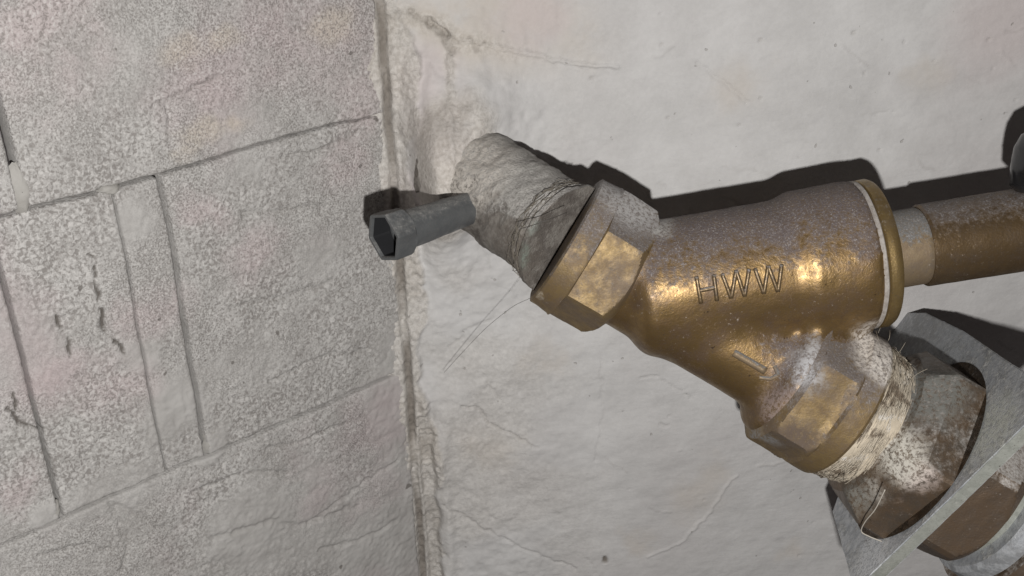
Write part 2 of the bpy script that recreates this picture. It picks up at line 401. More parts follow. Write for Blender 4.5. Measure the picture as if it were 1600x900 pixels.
MAT['plaster'] = plaster_mat(); MAT['plaster_rough'] = simple('mortar_pale', (0.36, 0.335, 0.30), 0.92, nscale=160, var=0.3, bump=0.0012); MAT['block'] = block_mat(); MAT['mortar'] = mortar_mat()

# ------------------------------------------------------------------ main lines of the pipework
def zc(px, py, z): return ray(px, py) * z
ang = math.radians(30.5); rec = math.radians(4.0)
run = Axis(zc(882, 374, 0.60), (math.cos(ang) * math.cos(rec), math.sin(ang) * math.cos(rec), math.sin(rec)))
q0 = run.p + run.d * 4 * K; q1 = zc(690, 240, 0.668)
lp = Axis(q0, q1 - q0)
Lp = np.linalg.norm(q1 - q0) / K

# ------------------------------------------------------------------ plastered wall (y = 0, x > 0)
def pB(px, py):
    r = R @ ray(px, py); t = -CAMP[1] / r[1]; p = CAMP + r * t; return p[0], p[2]
def build_plaster():
    step = 0.0010
    xs = np.arange(-0.03, 0.56, step); zs = np.arange(-0.24, 0.30, step)
    X, Z = np.meshgrid(xs, zs, indexing='ij')
    jx = X + 0.0022 * fbm(X * 160, Z * 160, 3, 3); jz = Z + 0.0022 * fbm(X * 160 + 40, Z * 160, 9, 3)
    out = 0.0035 * fbm(X * 7, Z * 7, 21, 3) + 0.0007 * fbm(X * 45 + Z * 22, Z * 70 - X * 25, 31, 4)
    left = sstep(0.17, 0.03, X)                                   # hand-smeared zone near the corner
    out += left * (0.0024 * fbm(X * 40, Z * 28, 41, 4) + 0.0007 * fbm(X * 220, Z * 220, 43, 3))
    rough = 0.15 + 0.45 * left * sstep(-0.1, 0.5, fbm(X * 18, Z * 18, 51, 3))
    dirt = np.zeros_like(X); stain = np.zeros_like(X); pink = np.zeros_like(X)
    # ragged mortar bead in the corner
    edge = 0.015 + 0.011 * fbm(X * 0 + 1, Z * 16, 61, 3) + 0.005 * fbm(X * 0 + 1, Z * 80, 63, 4)
    low = sstep(-0.02, -0.07, Z)
    bead = sstep(edge + 0.0035, edge, X)
    out += bead * (0.0032 * (1 - 0.9 * low) * (1 + fbm(X * 0, Z * 26, 67, 3)) + 0.0024 * fbm(X * 110, Z * 45, 65, 5, 0.62) + 0.0013 * fbm(X * 420, Z * 420, 66, 2))
    rough = np.maximum(rough, bead)
    groove = sstep(0.0035, 0.0012, np.abs(X - 0.0015 - 0.001 * fbm(X * 0, Z * 60, 68, 3)))
    out -= groove * 0.004
    dirt = np.maximum(dirt, 0.8 * groove * sstep(-0.5, 0.3, fbm(X * 60, Z * 24, 60, 3))); dirt = np.maximum(dirt, bead * 0.45 * sstep(0.35, 0.7, fbm(X * 130, Z * 70, 64, 4))); stain = np.maximum(stain, bead * 0.5 * sstep(0.0, 0.4, fbm(X * 30, Z * 30, 62, 3)))
    chan = low * sstep(0.004, 0.0065, X) * sstep(0.017, 0.013, X + 0.003 * fbm(X * 0 + 4, Z * 50, 69, 4))
    out -= chan * 0.005; rough = np.maximum(rough, chan); dirt = np.maximum(dirt, chan * 0.34 * sstep(-0.4, 0.4, fbm(X * 70, Z * 50, 59, 3)))
    ridge2 = low * np.exp(-((X - 0.021 - 0.003 * fbm(X * 0, Z * 40, 70, 3)) / 0.004) ** 2)
    out += ridge2 * 0.003
    # broken edge of the upper coat, upright ridge and cracks
    def line(pts, w, depth, d=0.5, ragged=0.0):
        nonlocal out, dirt
        P = [pB(*p) for p in pts]; dd = polydist(jx, jz, P) + ragged * fbm(X * 260, Z * 260, 77, 2)
        g = sstep(w, w * 0.25, dd); out = out - g * depth; dirt = np.maximum(dirt, g * d)
        return dd
    dd = line([(612, 20), (650, 28), (690, 42), (716, 62), (760, 66), (830, 84), (900, 100), (965, 108)], 0.0016, -0.0016, 0.0)
    stain = np.maximum(stain, sstep(0.022, 0.0, dd) * 0.75 * sstep(0.13, 0.03, X)); rough = np.maximum(rough, sstep(0.010, 0.002, dd) * sstep(0.12, 0.03, X) * 0.9)
    line([(640, 22), (688, 46), (712, 60)], 0.0022, 0.003, 0.35, 0.0012)
    line([(672, 36), (700, 62), (708, 78)], 0.0030, 0.003, 0.30, 0.0012)
    line([(735, 52), (742, 74), (760, 62)], 0.0012, 0.001, 0.3)
    dd = line([(702, 56), (704, 110), (700, 170), (706, 240), (700, 320)], 0.0028, -0.0018, 0.0); rough = np.maximum(rough, sstep(0.006, 0.001, dd) * 0.9)
    line([(722, 632), (745, 640), (760, 660), (800, 680), (840, 700)], 0.0012, 0.0016, 0.22)
    line([(700, 545), (735, 512), (770, 495)], 0.0009, 0.001, 0.2)
    line([(690, 790), (760, 830), (830, 862), (900, 890)], 0.0014, 0.0012, 0.08)
    line([(1010, 868), (1060, 850), (1110, 800), (1150, 740)], 0.0012, -0.0008, 0.0)
    line([(940, 560), (942, 640), (930, 720)], 0.0010, 0.0007, 0.05)
    line([(1030, 590), (1060, 605), (1080, 622)], 0.0008, 0.0008, 0.1)
    line([(1090, 100), (1130, 130), (1165, 160)], 0.0016, 0.0010, 0.06)
    line([(665, 90), (700, 115)], 0.0010, 0.0008, 0.1)
    for i in range(46):                        # scuffs and trowel scratches
        x0 = rng.uniform(680, 1590); y0 = rng.uniform(10, 890); a_ = rng.normal(0.35, 0.5); L_ = rng.uniform(12, 70)
        line([(x0, y0), (x0 + L_ * math.cos(a_) * 0.5, y0 + L_ * math.sin(a_) * 0.5 + rng.normal(0, 3)), (x0 + L_ * math.cos(a_), y0 + L_ * math.sin(a_))], rng.uniform(0.0007, 0.0016), rng.uniform(-0.0006, 0.0010), rng.uniform(0.0, 0.14))
    cx, cz = pB(775, 30); stain = np.maximum(stain, 0.55 * sstep(0.045, 0.01, np.hypot((X - cx) * 0.7, (Z - cz) * 1.2)))
    for px, py, r in ((660, 110, 0.03), (690, 190, 0.03), (835, 20, 0.03), (1560, 40, 0.05), (640, 300, 0.03)):
        cx, cz = pB(px, py); pink = np.maximum(pink, 0.6 * sstep(r, r * 0.2, np.hypot(X - cx, Z - cz) + 0.008 * fbm(X * 60, Z * 60, 90, 3)))
    # pits and scuffs
    for px, py, r in [(945, 873, 2.4), (1192, 62, .9), (1335, 52, .8), (1412, 70, .9), (1032, 73, .8), (1048, 188, .8), (1155, 195, .7), (926, 124, .9),
                      (1249, 245, .7), (1373, 236, .9), (1350, 117, .8), (1555, 108, .7), (1520, 240, .6), (1460, 95, .6), (1545, 62, .7), (1590, 160, .6),
                      (1043, 650, .7), (1100, 780, .8), (1125, 640, .5), (985, 762, .6), (1250, 870, .7), (1275, 820, .6), (1190, 155, .7), (1030, 18, .6)]:
        cx, cz = pB(px, py); d = np.hypot((jx - cx) * 0.8, jz - cz); g = sstep(r * 0.0013, r * 0.0005, d)
        out -= g * 0.0015; dirt = np.maximum(dirt, g * (0.9 if r > 1.1 else 0.32))
    for px, py, r in ((1085, 775, .03), (1120, 735, .02), (1240, 862, .016), (1000, 840, .02), (760, 700, .03), (850, 560, .025), (900, 60, .03), (1150, 140, .025), (1450, 120, .02)):
        cx, cz = pB(px, py); stain = np.maximum(stain, 0.35 * sstep(r, r * 0.2, np.hypot(X - cx, Z - cz) + 0.01 * fbm(X * 80, Z * 80, 95, 3)))
    # mortar packed around the pipe where it leaves the wall
    A0 = lp.pt(0); A1 = lp.pt(Lp); dv = nv((A1[0] - A0[0], A1[2] - A0[2])); L2 = math.hypot(A1[0] - A0[0], A1[2] - A0[2])
    al = (X - A0[0]) * dv[0] + (Z - A0[2]) * dv[1]; pe = -(X - A0[0]) * dv[1] + (Z - A0[2]) * dv[0]
    ho = -A0[1] + (A0[1] - A1[1]) * al / L2
    rm = 86 * K * (1.06 + 0.30 * sstep(0.5, 1.2, al / L2)) + 0.0040 * fbm(X * 60, Z * 60, 97, 4)
    lump = ho + np.sqrt(np.maximum(rm ** 2 - pe ** 2, 0)) - 3.0 * np.maximum(np.abs(pe) - rm, 0)
    fr = al / L2 + 0.22 * fbm(X * 38, Z * 38, 99, 4) - 0.10 * pe / rm
    lump = lump - 0.8 * sstep(0.86, 0.66, fr) ** 2 - 0.5 * np.maximum(0.6 - al / L2, 0)
    ex, ez = A0[0] + (A1[0] - A0[0]) * 1.02, A0[2] + (A1[2] - A0[2]) * 1.02
    mw = 0.011 * fbm(X * 34, Z * 34, 93, 4)
    u2 = (X - ex) * dv[0] + (Z - ez) * dv[1]; w2 = -(X - ex) * dv[1] + (Z - ez) * dv[0]
    md_ = np.hypot(u2 * np.where(u2 > 0, 0.85, 1.25), w2) + mw
    mound = 0.043 * np.exp(-np.abs(md_ / 0.046) ** 2.0) * sstep(0.004, 0.030, X)
    lump = lump * 0 - 1.0
    kk = 0.012; hh = np.clip(0.5 + 0.5 * (lump - out - mound) / kk, 0, 1)
    ob = out + mound; out = ob * (1 - hh) + lump * hh + kk * hh * (1 - hh)
    hh = np.maximum(hh, sstep(0.004, 0.03, mound))
    pk = sstep(0.15, 0.8, hh); out += pk * 0.0012 * fbm(X * 170, Z * 170, 98, 3)
    rough = np.maximum(rough, pk * 0.95); stain = np.maximum(stain, pk * 0.55 * sstep(-0.2, 0.5, fbm(X * 40, Z * 40, 96, 3)))
    dirt = np.maximum(dirt, pk * 0.22 * sstep(0.0, 0.5, fbm(X * 55 + 8, Z * 55, 94, 4)))
    V = np.stack([X, -out, Z], -1).reshape(-1, 3)
    o = mesh_obj('plaster_wall', V, grid_faces(len(xs), len(zs)), MAT['plaster'], None, True,
                 {'rough': rough, 'dirt': dirt, 'stain': stain, 'pink': pink})
    finish(o, 'pale trowelled plaster wall behind the brass valve', None, None, 'structure')
    return o
build_plaster()

# ------------------------------------------------------------------ block wall (contains the corner, courses along -D2)
UW = -dirW(D2); UW[2] = 0; UW = nv(UW)        # away from the corner, towards the viewer
NW = nv(np.cross(UW, (0, 0, 1.0)))
if NW.dot(CAMP) < 0: NW = -NW
def pA(px, py):
    r = R @ ray(px, py); t = -CAMP.dot(NW) / r.dot(NW); p = CAMP + r * t; return p.dot(UW), p[2]
def wall_pt(u, v, out):
    return u[..., None] * UW + v[..., None] * np.array((0, 0, 1.0)) + out[..., None] * NW
bw = bpy.data.objects.new('block_wall', None); C.objects.link(bw); bw.location = (0, 0, -0.24)
finish(bw, 'grey concrete block wall with mortar joints left of the corner', None, None, 'structure')
BA = dict(cracks=[[(138, 400), (150, 410), (148, 440), (155, 470), (165, 520), (185, 540), (208, 562)], [(88, 492), (97, 512), (106, 532), (110, 560)],
                  [(20, 612), (25, 650), (30, 690)], [(8, 640), (40, 662), (70, 672)]],
          faint=[[(172, 785), (215, 805), (260, 828)], [(250, 160), (300, 140), (345, 122)], [(480, 822), (560, 760), (620, 720)], [(420, 700), (480, 685), (540, 660)],
                 [(500, 858), (560, 845), (620, 815)], [(180, 800), (200, 850), (190, 890)], [(300, 770), (380, 740), (450, 735)], [(330, 840), (420, 812), (470, 820), (560, 790)], [(60, 870), (130, 850), (170, 862)], [(420, 600), (500, 560), (580, 545)], [(360, 480), (430, 470), (520, 440)], [(420, 250), (500, 235), (560, 205)], [(380, 335), (450, 328), (510, 322)]],
          pink=[(560, 90, .05), (110, 595, .022), (190, 605, .028), (80, 600, .025), (245, 480, .022), (70, 60, .05), (400, 405, .03), (560, 190, .025), (300, 330, .015),
                (345, 350, .015), (450, 60, .04), (330, 180, .03), (540, 250, .025), (210, 500, .018), (35, 760, .02)],
          stain=[(300, 215, .016), (335, 200, .016), (285, 80, .018), (290, 232, .012), (520, 40, .022), (345, 60, .014), (275, 240, .010), (360, 190, .012)],
          smear=[(270, 640, .022), (60, 810, .012), (340, 690, .016), (600, 860, .05), (610, 620, .03), (280, 610, .02), (230, 560, .012), (390, 820, .04), (210, 350, .018)])
def block(u0, u1, v0, v1, seed, proud=0.0):
    step = 0.0009
    us = np.linspace(u0, u1, max(3, int((u1 - u0) / step))); vs = np.linspace(v0, v1, max(3, int((v1 - v0) / step)))
    U, Vv = np.meshgrid(us, vs, indexing='ij')
    e = np.minimum(np.minimum(U - u0, u1 - U), np.minimum(Vv - v0, v1 - Vv))
    # uneven arrises
    wob = 0.0024 * fbm(U * 60, Vv * 60, seed, 3) + 0.0006 * fbm(U * 300, Vv * 300, seed + 5, 2)
    ee = e + wob * sstep(0, 0.003, e)
    drop = 0.0014 * sstep(0.0013, 0.0, ee) ** 1.5
    U0, V0 = U, Vv
    U = U + 0.0013 * fbm(U0 * 16, V0 * 16, 401, 3) * sstep(0.0, 0.02, U0); Vv = Vv + 0.0016 * fbm(U0 * 16 + 5, V0 * 16, 402, 3) + 0.0007 * fbm(U0 * 110, V0 * 8, 403, 2)
    ju = U + 0.002 * fbm(U * 190, Vv * 190, 5, 3); jv = Vv + 0.002 * fbm(U * 190 + 9, Vv * 190, 6, 3)
    out = proud + 0.0013 * fbm(U * 14, Vv * 14, seed + 11, 3) + 0.0008 * fbm(U * 75, Vv * 75, 13, 4) + 0.0005 * fbm(U * 420, Vv * 420, 17, 2)
    rough = 0.30 + 0.70 * sstep(-0.3, 0.35, fbm(U * 22, Vv * 22, 19, 4) + 0.45 * sstep(-0.02, 0.08, Vv))
    dirt = np.zeros_like(U); pink = np.zeros_like(U); stain = np.zeros_like(U)
    for L in BA['cracks']:
        d = polydist(ju, jv, [pA(*p) for p in L]); g = sstep(0.0008, 0.0002, d + 0.0011 * fbm(U * 120, Vv * 120, 23, 2)); out -= g * 0.0016; dirt = np.maximum(dirt, g)
    for L in BA['faint']:
        d = polydist(ju, jv, [pA(*p) for p in L]); g = sstep(0.0022, 0.0004, d); out -= g * 0.0012; dirt = np.maximum(dirt, g * 0.12)
    for px, py, r in BA['pink']:
        cu, cv = pA(px, py); pink = np.maximum(pink, sstep(r, r * 0.2, np.hypot(U - cu, Vv - cv) + 0.008 * fbm(U * 70, Vv * 70, 29, 3)))
    for px, py, r in BA['stain']:
        cu, cv = pA(px, py); stain = np.maximum(stain, 0.5 * sstep(r, r * 0.2, np.hypot(U - cu, (Vv - cv) * 1.6) + 0.007 * fbm(U * 90, Vv * 90, 30, 3)))
    for px, py, r in BA['smear']:
        cu, cv = pA(px, py); g = sstep(r, r * 0.4, np.hypot(U - cu, Vv - cv) + 0.01 * fbm(U * 50, Vv * 50, 33, 3)); rough *= 1 - 0.8 * g; out += g * 0.0006
    rough *= 1 - 0.6 * sstep(0.04, 0.0, np.abs(U)) * sstep(0.04, -0.04, Vv)
    dv = polydist(ju, jv, [pA(262, 165), pA(335, 128)]); dv2 = polydist(ju, jv, [pA(262, 165), pA(268, 225)])
    out -= 0.0012 * sstep(0.003, 0.0005, np.minimum(dv, dv2))
    out = out - drop
    V = wall_pt(U, Vv, out)
    # pull the rim back behind the joint
    back = np.concatenate([V[0, :], V[1:, -1], V[-1, :-1][::-1], V[1:-1, 0][::-1]])
    nu, nvv = U.shape; base = nu * nvv
    idx = np.arange(base).reshape(nu, nvv)
    ring = np.concatenate([idx[0, :], idx[1:, -1], idx[-1, :-1][::-1], idx[1:-1, 0][::-1]])
    V2 = np.vstack([V.reshape(-1, 3), back - NW * 0.012])
    n = len(ring); k = np.arange(n); k2 = (k + 1) % n
    sk = np.stack([ring[k], ring[k2], base + k2, base + k], -1)
    fa = np.vstack([grid_faces(nu, nvv)[:, ::-1], sk])
    z = np.zeros(n)
    mesh_obj('block', V2, fa, MAT['block'], bw, True, {'rough': np.append(rough, z), 'dirt': np.append(dirt, z), 'pink': np.append(pink, z), 'stain': np.append(stain, z)})
J = 0.0007
vb1 = pA(600, 176)[1]; vb2 = pA(633, 576)[1]
def ucol(*p): return float(np.mean([pA(*q)[0] for q in p]))
uh = ucol((287, 490)); ufine = ucol((208, 466)); ul = ucol((52, 627)); u0h = ucol((22, 260))
UMAX = 0.46; e0 = 0.0012
# upper course, middle course (four pieces), lower course
block(e0, u0h - 0.0018, vb1 + J * 0.8, 0.31, 101); block(u0h + 0.0024, UMAX, vb1 + J, 0.31, 102, 0.0006)
block(e0, uh - 0.0013, vb2 + J, vb1 - J * 0.8, 103); block(uh + 0.0013, ufine - 0.0004, vb2 + J, vb1 - 0.0012, 104, -0.0004)
block(ufine + 0.0004, ul - 0.0011, vb2 + J, vb1 - 0.0012, 105); block(ul + 0.0011, UMAX, vb2 + J, vb1 - 0.0012, 106, 0.0006)
block(e0, 0.30, -0.24, vb2 - J * 1.6, 107, 0.0003); block(0.3035, UMAX, -0.24, vb2 - J, 108)
us = np.arange(0.0, UMAX, 0.0025); vs = np.arange(-0.24, 0.31, 0.0025)
U, Vv = np.meshgrid(us, vs, indexing='ij')
jm = polydist(U, Vv, [pA(40, 330), pA(160, 298), pA(275, 262)]); jm = np.minimum(jm, polydist(U, Vv, [pA(252, 290), pA(290, 490), pA(328, 690)]))
jm = np.minimum(jm, polydist(U, Vv, [pA(5, 190), pA(38, 325)])); jm = np.minimum(jm, polydist(U, Vv, [pA(10, 440), pA(90, 805)]))
mesh_obj('mortar', wall_pt(U, Vv, -0.0003 + 0.0009 * fbm(U * 60, Vv * 60, 71, 4) + 0.0011 * sstep(0.005, 0.001, jm)), grid_faces(len(us), len(vs))[:, ::-1], MAT['mortar'], bw)
# dabs of mortar smeared over the joints
def dab(u, v, ru, rv, rot, seed):
    n = 40; m = 14; th = np.arange(n) * 2 * math.pi / n
    rr = np.linspace(0.02, 1, m)[:, None]; w = 1 + 0.35 * fbm(np.cos(th) * 1.6 + seed, np.sin(th) * 1.6, seed, 3)[None, :]
    a = rr * w * ru * np.cos(th)[None, :]; b = rr * w * rv * np.sin(th)[None, :]
    U = u + a * math.cos(rot) - b * math.sin(rot); Vv = v + a * math.sin(rot) + b * math.cos(rot)
    out = -0.0030 + 0.0036 * (1 - rr ** 4) + 0.0008 * fbm(U * 130, Vv * 130, seed, 3)
    mesh_obj('mortar_dab', wall_pt(U, Vv, out).reshape(-1, 3), grid_faces(m, n, True), MAT['mortar'], bw)
for px, py, ru, rv, rot, sd in ((334, 688, .006, .010, 0.2, 1), (34, 300, .005, .014, 0.1, 2), (172, 297, .006, .003, 0.2, 3), (86, 800, .004, .005, 0, 4)):
    u, v = pA(px, py); dab(u, v, ru, rv, rot, sd)

# ------------------------------------------------------------------ the valve
p0 = run.p + run.d * 150 * K
p0 = ray(1013, 451) * p0[2]
bar = Axis(p0, (0.988, -0.156, 0.0))

valve = thing('brass_valve', run.pt(300, 0), 'large brass Y-pattern valve body with cast letters HWW and hexagon ends', 'valve')
# --- body: rounded casting, barrel and run blended into one another
def sd_cyl(P, ax, a0, a1, r0, r1, rnd):
    q = (P - ax.p) / K; a = q @ ax.d; rr = np.linalg.norm(q - a[:, None] * ax.d, axis=1)
    t = np.clip((a - a0) / (a1 - a0), 0, 1); r = r0 + (r1 - r0) * t
    dx = rr - (r - rnd); dy = np.abs(a - (a0 + a1) / 2) - ((a1 - a0) / 2 - rnd)
    return np.minimum(np.maximum(dx, dy), 0) + np.hypot(np.maximum(dx, 0), np.maximum(dy, 0)) - rnd
def smin(a, b, k):
    hh = np.clip(0.5 + 0.5 * (b - a) / k, 0, 1); return b * (1 - hh) + a * hh - k * hh * (1 - hh)
def body_sdf(P):
    d_bar = smin(sd_cyl(P, bar, -30, 336, 103, 109, 26), sd_cyl(P, bar, 236, 336, 108, 114, 6), 34)
    d_run = sd_cyl(P, run, 40, 470, 80, 80, 4)
    d_end = sd_cyl(P, run, 392, 505, 108, 112, 16)
    d_lef = sd_cyl(P, run, 20, 100, 96, 92, 10)
    d = smin(d_bar, d_run, 22)
    d = smin(d, d_end, 34)
    return smin(d, d_lef, 30)
tmp = bpy.data.meshes.new('tmp'); bm = bmesh.new()
def add_cyl(ax, a0, a1, r):
    vs_ = [[bm.verts.new(ax.arr(a, r, th_)) for th_ in np.arange(40) * 2 * math.pi / 40] for a in (a0, a1)]
    for k in range(40): bm.faces.new((vs_[0][k], vs_[0][(k + 1) % 40], vs_[1][(k + 1) % 40], vs_[1][k]))
    bm.faces.new(vs_[0][::-1]); bm.faces.new(vs_[1])
add_cyl(bar, -30, 336, 108); add_cyl(run, 40, 470, 82); add_cyl(run, 392, 505, 112); add_cyl(run, 20, 100, 96)
bm.to_mesh(tmp); bm.free()
to = bpy.data.objects.new('tmp', tmp); C.objects.link(to)
md = to.modifiers.new('r', 'REMESH'); md.mode = 'VOXEL'; md.voxel_size = 0.0011
ms = to.modifiers.new('s', 'SMOOTH'); ms.iterations = 6; ms.factor = 0.5
me = bpy.data.meshes.new_from_object(to.evaluated_get(bpy.context.evaluated_depsgraph_get()))
bpy.data.objects.remove(to)
nV = len(me.vertices); co = np.empty(nV * 3, np.float32); me.vertices.foreach_get('co', co); co = co.reshape(-1, 3).astype(float)
Pc = co @ R + O                                # back to the camera's directions for the distance field
for it in range(8):
    d = body_sdf(Pc); e = 0.25 * K
    g = np.stack([body_sdf(Pc + np.eye(3)[k] * e) - body_sdf(Pc - np.eye(3)[k] * e) for k in range(3)], 1)
    g /= np.linalg.norm(g, axis=1)[:, None] + 1e-9
    Pc = Pc - g * (np.clip(d, -6, 6) * K * 0.9)[:, None]
# cast skin: slight hollows and lumps
qs = (Pc - bar.p) / K; ta = qs @ bar.d; ph = np.arctan2(qs @ bar.side, qs @ bar.near)
lump = 1.3 * fbm(ta / 70.0, ph * 1.8, 5, 3) + 0.2 * fbm(ta / 14.0, ph * 8, 8, 3)
Pc = Pc + g * (lump * K)[:, None]
co = (Pc - O) @ R.T
faces = [tuple(p.vertices) for p in me.polygons]
body = mesh_obj('body', co, faces, MAT['brass'], valve)
bpy.data.meshes.remove(me)
bvh = BVHTree.FromPolygons([Vector(v) for v in co], faces)
def on_body(px, py, lift=0.0):
    d = R @ ray(px, py); hit, nrm, i, dist = bvh.ray_cast(Vector(CAMP), Vector(d).normalized())
    if hit is None: return None
    return np.array(hit) + lift * np.array(nrm)

# hexagon ends
lathe('hexagon_end', run, [(0, 70), (0, 104), (3, 110), (34, 113), (40, 116, 99), (52, 118, 99), (92, 119, 98), (98, 116, 98), (114, 96, 98), (122, 80)],
      MAT['brass_end'], valve, 144, (6, math.radians(8)), 0.45, 1.2, 2, 3.0)
lathe('hexagon_end', run, [(398, 90), (404, 106), (416, 123, 110), (424, 130, 111), (468, 131, 112), (480, 127, 116), (484, 124), (516, 124), (521, 121), (521, 70)],
      MAT['brass_end'], valve, 144, (6, math.radians(12)), 0.45, 1.0, 3, 3.0)
# screwed cap at the end of the barrel with the white sealing line in front of it
lathe('sealing_line', bar, [(334, 100), (334, 115), (336, 117), (340, 116.8), (342, 114), (342, 100)], MAT['lime'], valve, 128, None, 0.6, 1.3, 4)
lathe('cap', bar, [(341, 60), (341, 111), (345, 117), (358, 117.5), (364, 114), (367, 106), (367, 40)], MAT['brass_ring'], valve, 128, None, 0.6, 0.4, 5)
# raised letters
def stroke(pts, rad, lift=0.0, n=10):
    W = []
    for (a, b), (c, d) in zip(pts[:-1], pts[1:]):
        for t in np.linspace(0, 1, n):
            p = on_body(a + (c - a) * t, b + (d - b) * t, lift)
            if p is not None and (not W or np.linalg.norm(p - W[-1]) > 1e-6): W.append(p)
    return np.array(W), rad
rl = 3.5 * K * 0.92
letters = [('letter_h', [[(1088, 433), (1095, 473)], [(1115, 430), (1120, 469)], [(1092, 454), (1117, 449)]]),
           ('letter_w', [[(1128, 428), (1142, 465)], [(1142, 465), (1150, 423)], [(1150, 423), (1163, 462)], [(1163, 462), (1170, 421)]]),
           ('letter_w', [[(1179, 420), (1193, 458)], [(1193, 458), (1200, 416)], [(1200, 416), (1215, 455)], [(1215, 455), (1221, 414)]])]
MAT['letter'] = metal('brass_letter', (0.19, 0.135, 0.07), (0.13, 0.09, 0.05), (0.06, 0.045, 0.035), (0.30, 0.28, 0.27), metallic=0.6, rough=(0.35, 0.5), dust_lo=0.55, dust_hi=0.9, nscale=120)
for nm, st in letters:
    V_, F_ = tube_mesh([stroke(s_, rl, 0.6 * rl) for s_ in st], 8)
    mesh_obj(nm, V_, F_, MAT['letter'], body)
# flow arrow cast on the branch
V_, F_ = tube_mesh([stroke([(1146, 551), (1196, 580)], 6.5 * K, -2.5 * K), stroke([(1186, 590), (1204, 592), (1216, 586), (1210, 572)], 4.0 * K, -2.0 * K)], 8)
mesh_obj('flow_arrow', V_, F_, MAT['collar'], body)

# ------------------------------------------------------------------ pipe on the right
rp = thing('bronze_pipe', bar.pt(560, 0), 'brown bronze pipe leaving the valve cap to the right', 'pipe')
lathe('collar', bar, [(366, 40), (366, 61), (430, 61), (436, 58), (436, 30)], MAT['collar'], rp, 96, None, 0.6, 0.7, 6)
lathe('tube', bar, [(432, 30), (432, 62), (436, 65), (720, 66), (720, 30)], MAT['pipe_brass'], rp, 96, None, 0.6, 0.5, 7, 8.0)
# black knob above it
kb = Axis(zc(1640, 290, 0.585), (0.05, -0.98, -0.2))
kn = thing('round_knob', kb.pt(0, 0), 'glossy black round knob above the bronze pipe at the right edge', 'knob')
lathe('grip', kb, [(-12, 20), (-12, 48), (-4, 56), (20, 59), (55, 58), (74, 50), (84, 34), (88, 0.02)], MAT['black'], kn, 72, None, 0.7, 1.5, 8, 4.0)
lathe('stem', kb, [(-60, 18), (-60, 18.5), (-11, 18.5), (-11, 10)], MAT['dark_steel'], kn, 32, None, 0.6)

# ------------------------------------------------------------------ pipe from the wall on the left
gp = thing('wall_pipe', lp.pt(Lp * 0.6, 0), 'dusty grey steel pipe running out of the plaster into the valve', 'pipe')
lathe('tube', lp, [(-2, 60), (-2, 92), (8, 92), (12, 87), (18, 90), (23, 86), (29, 88), (36, 84), (Lp * 0.5, 85), (Lp * 0.88, 86), (Lp * 0.88, 40)], MAT['pipe_grey'], gp, 160, None, 0.7, 5.0, 12, 2.5)
# hemp squeezed out of the joint
paths = []
for i in range(55):
    th0 = rng.uniform(-1.9, 1.7); a0 = rng.uniform(2, 40); n = 10; dth = rng.uniform(0.3, 0.9)
    paths.append((np.array([lp.pt(a0 + 3 * math.sin(k * 0.9 + i), 88.0 + rng.uniform(-1, 3), th0 + dth * k / n) for k in range(n)]), rng.uniform(0.25, 0.5) * K))
V_, F_ = tube_mesh(paths, 4)
finish(mesh_obj('joint_fibres', V_, F_, MAT['old_hemp'], gp), kind='stuff')

# ------------------------------------------------------------------ hexagon sleeve sticking out beside the pipe
sd_img = nv((-0.925, 0.38, 0))
th_s = math.radians(37)
sl = Axis(zc(760, 316, 0.624), sd_img * math.cos(th_s) + np.array((0, 0, -math.sin(th_s))))
ks = thing('hexagon_sleeve', sl.pt(0, 0), 'dark grey steel sleeve with hollow hexagon head in front of the corner', 'sleeve')
lathe('shank', sl, [(-20, 12), (-20, 25), (50, 26.5), (172, 30.5), (174, 28), (174, 24), (96, 23.6), (96, 0.02)], MAT['dark_steel'], ks, 64, None, 0.6, 0.6, 13, 4.0)
Ls = 208
hd = lathe('hexagon_head', sl, [(170, 20), (170, 36), (173, 39, 35), (178, 41, 35.5), (Ls - 3, 41.5, 36), (Ls, 40, 35.5), (Ls, 36.5, 31.5), (Ls - 3, 35.5, 30.5), (Ls - 36, 35.5, 30.5), (Ls - 36, 25)],
      MAT['dark_steel'], ks, 96, (6, math.radians(20)), 0.4, 0.3, 14, 3.0, False)
lathe('bore_shade', sl, [(Ls - 108, 0.02), (Ls - 108, 22), (Ls - 37, 22.5), (Ls - 35, 34.4, 29.8), (Ls - 5, 34.7, 30.0), (Ls - 5, 35.3, 30.4)], MAT['bore'], hd, 96, (6, math.radians(20)), 0.4, capped=False)  # added inner skin, its black colour stands in for shade in the hole

# ------------------------------------------------------------------ hemp packing between valve and union
hp = thing('hemp_packing', run.pt(540, 0), 'cream hemp packing wound between the valve end and union nut', 'hemp')
lathe('packing', run, [(512, 60), (512, 114), (520, 117), (536, 115), (552, 111), (568, 109), (580, 102), (580, 60)], MAT['hemp_base'], hp, 112, None, 1.2, 6.0, 15, 2.5)
paths = []
for i in range(900):
    a0 = rng.uniform(519, 572); th0 = rng.uniform(-2.3, 2.3); dth = rng.uniform(0.25, 1.0); n = 9; sl_ = rng.normal(0, 11)
    rb = np.interp(a0, [512, 520, 536, 552, 568, 580], [114, 117, 115, 111, 109, 102]) + rng.uniform(-1.5, 2.6)
    paths.append((np.array([run.pt(a0 + sl_ * k / n, rb + 0.8 * math.sin(k + i), th0 + dth * k / n) for k in range(n)]), rng.uniform(0.22, 0.75) * K))
for i in range(15):                            # loose ends standing off
    a0 = rng.uniform(505, 565); th0 = rng.uniform(-2.0, -0.6); p = run.pt(a0, 118, th0)
    d1 = rng.normal(0, 1, 3); d1 = nv(d1 + 0.8 * nv(p - run.pt(a0, 0)))
    d2 = nv(rng.normal(0, 1, 3)); L = rng.uniform(8, 26) * K
    paths.append((np.array([p + d1 * L * t + d2 * L * 0.6 * t * t for t in np.linspace(0, 1, 7)]), rng.uniform(0.18, 0.36) * K))
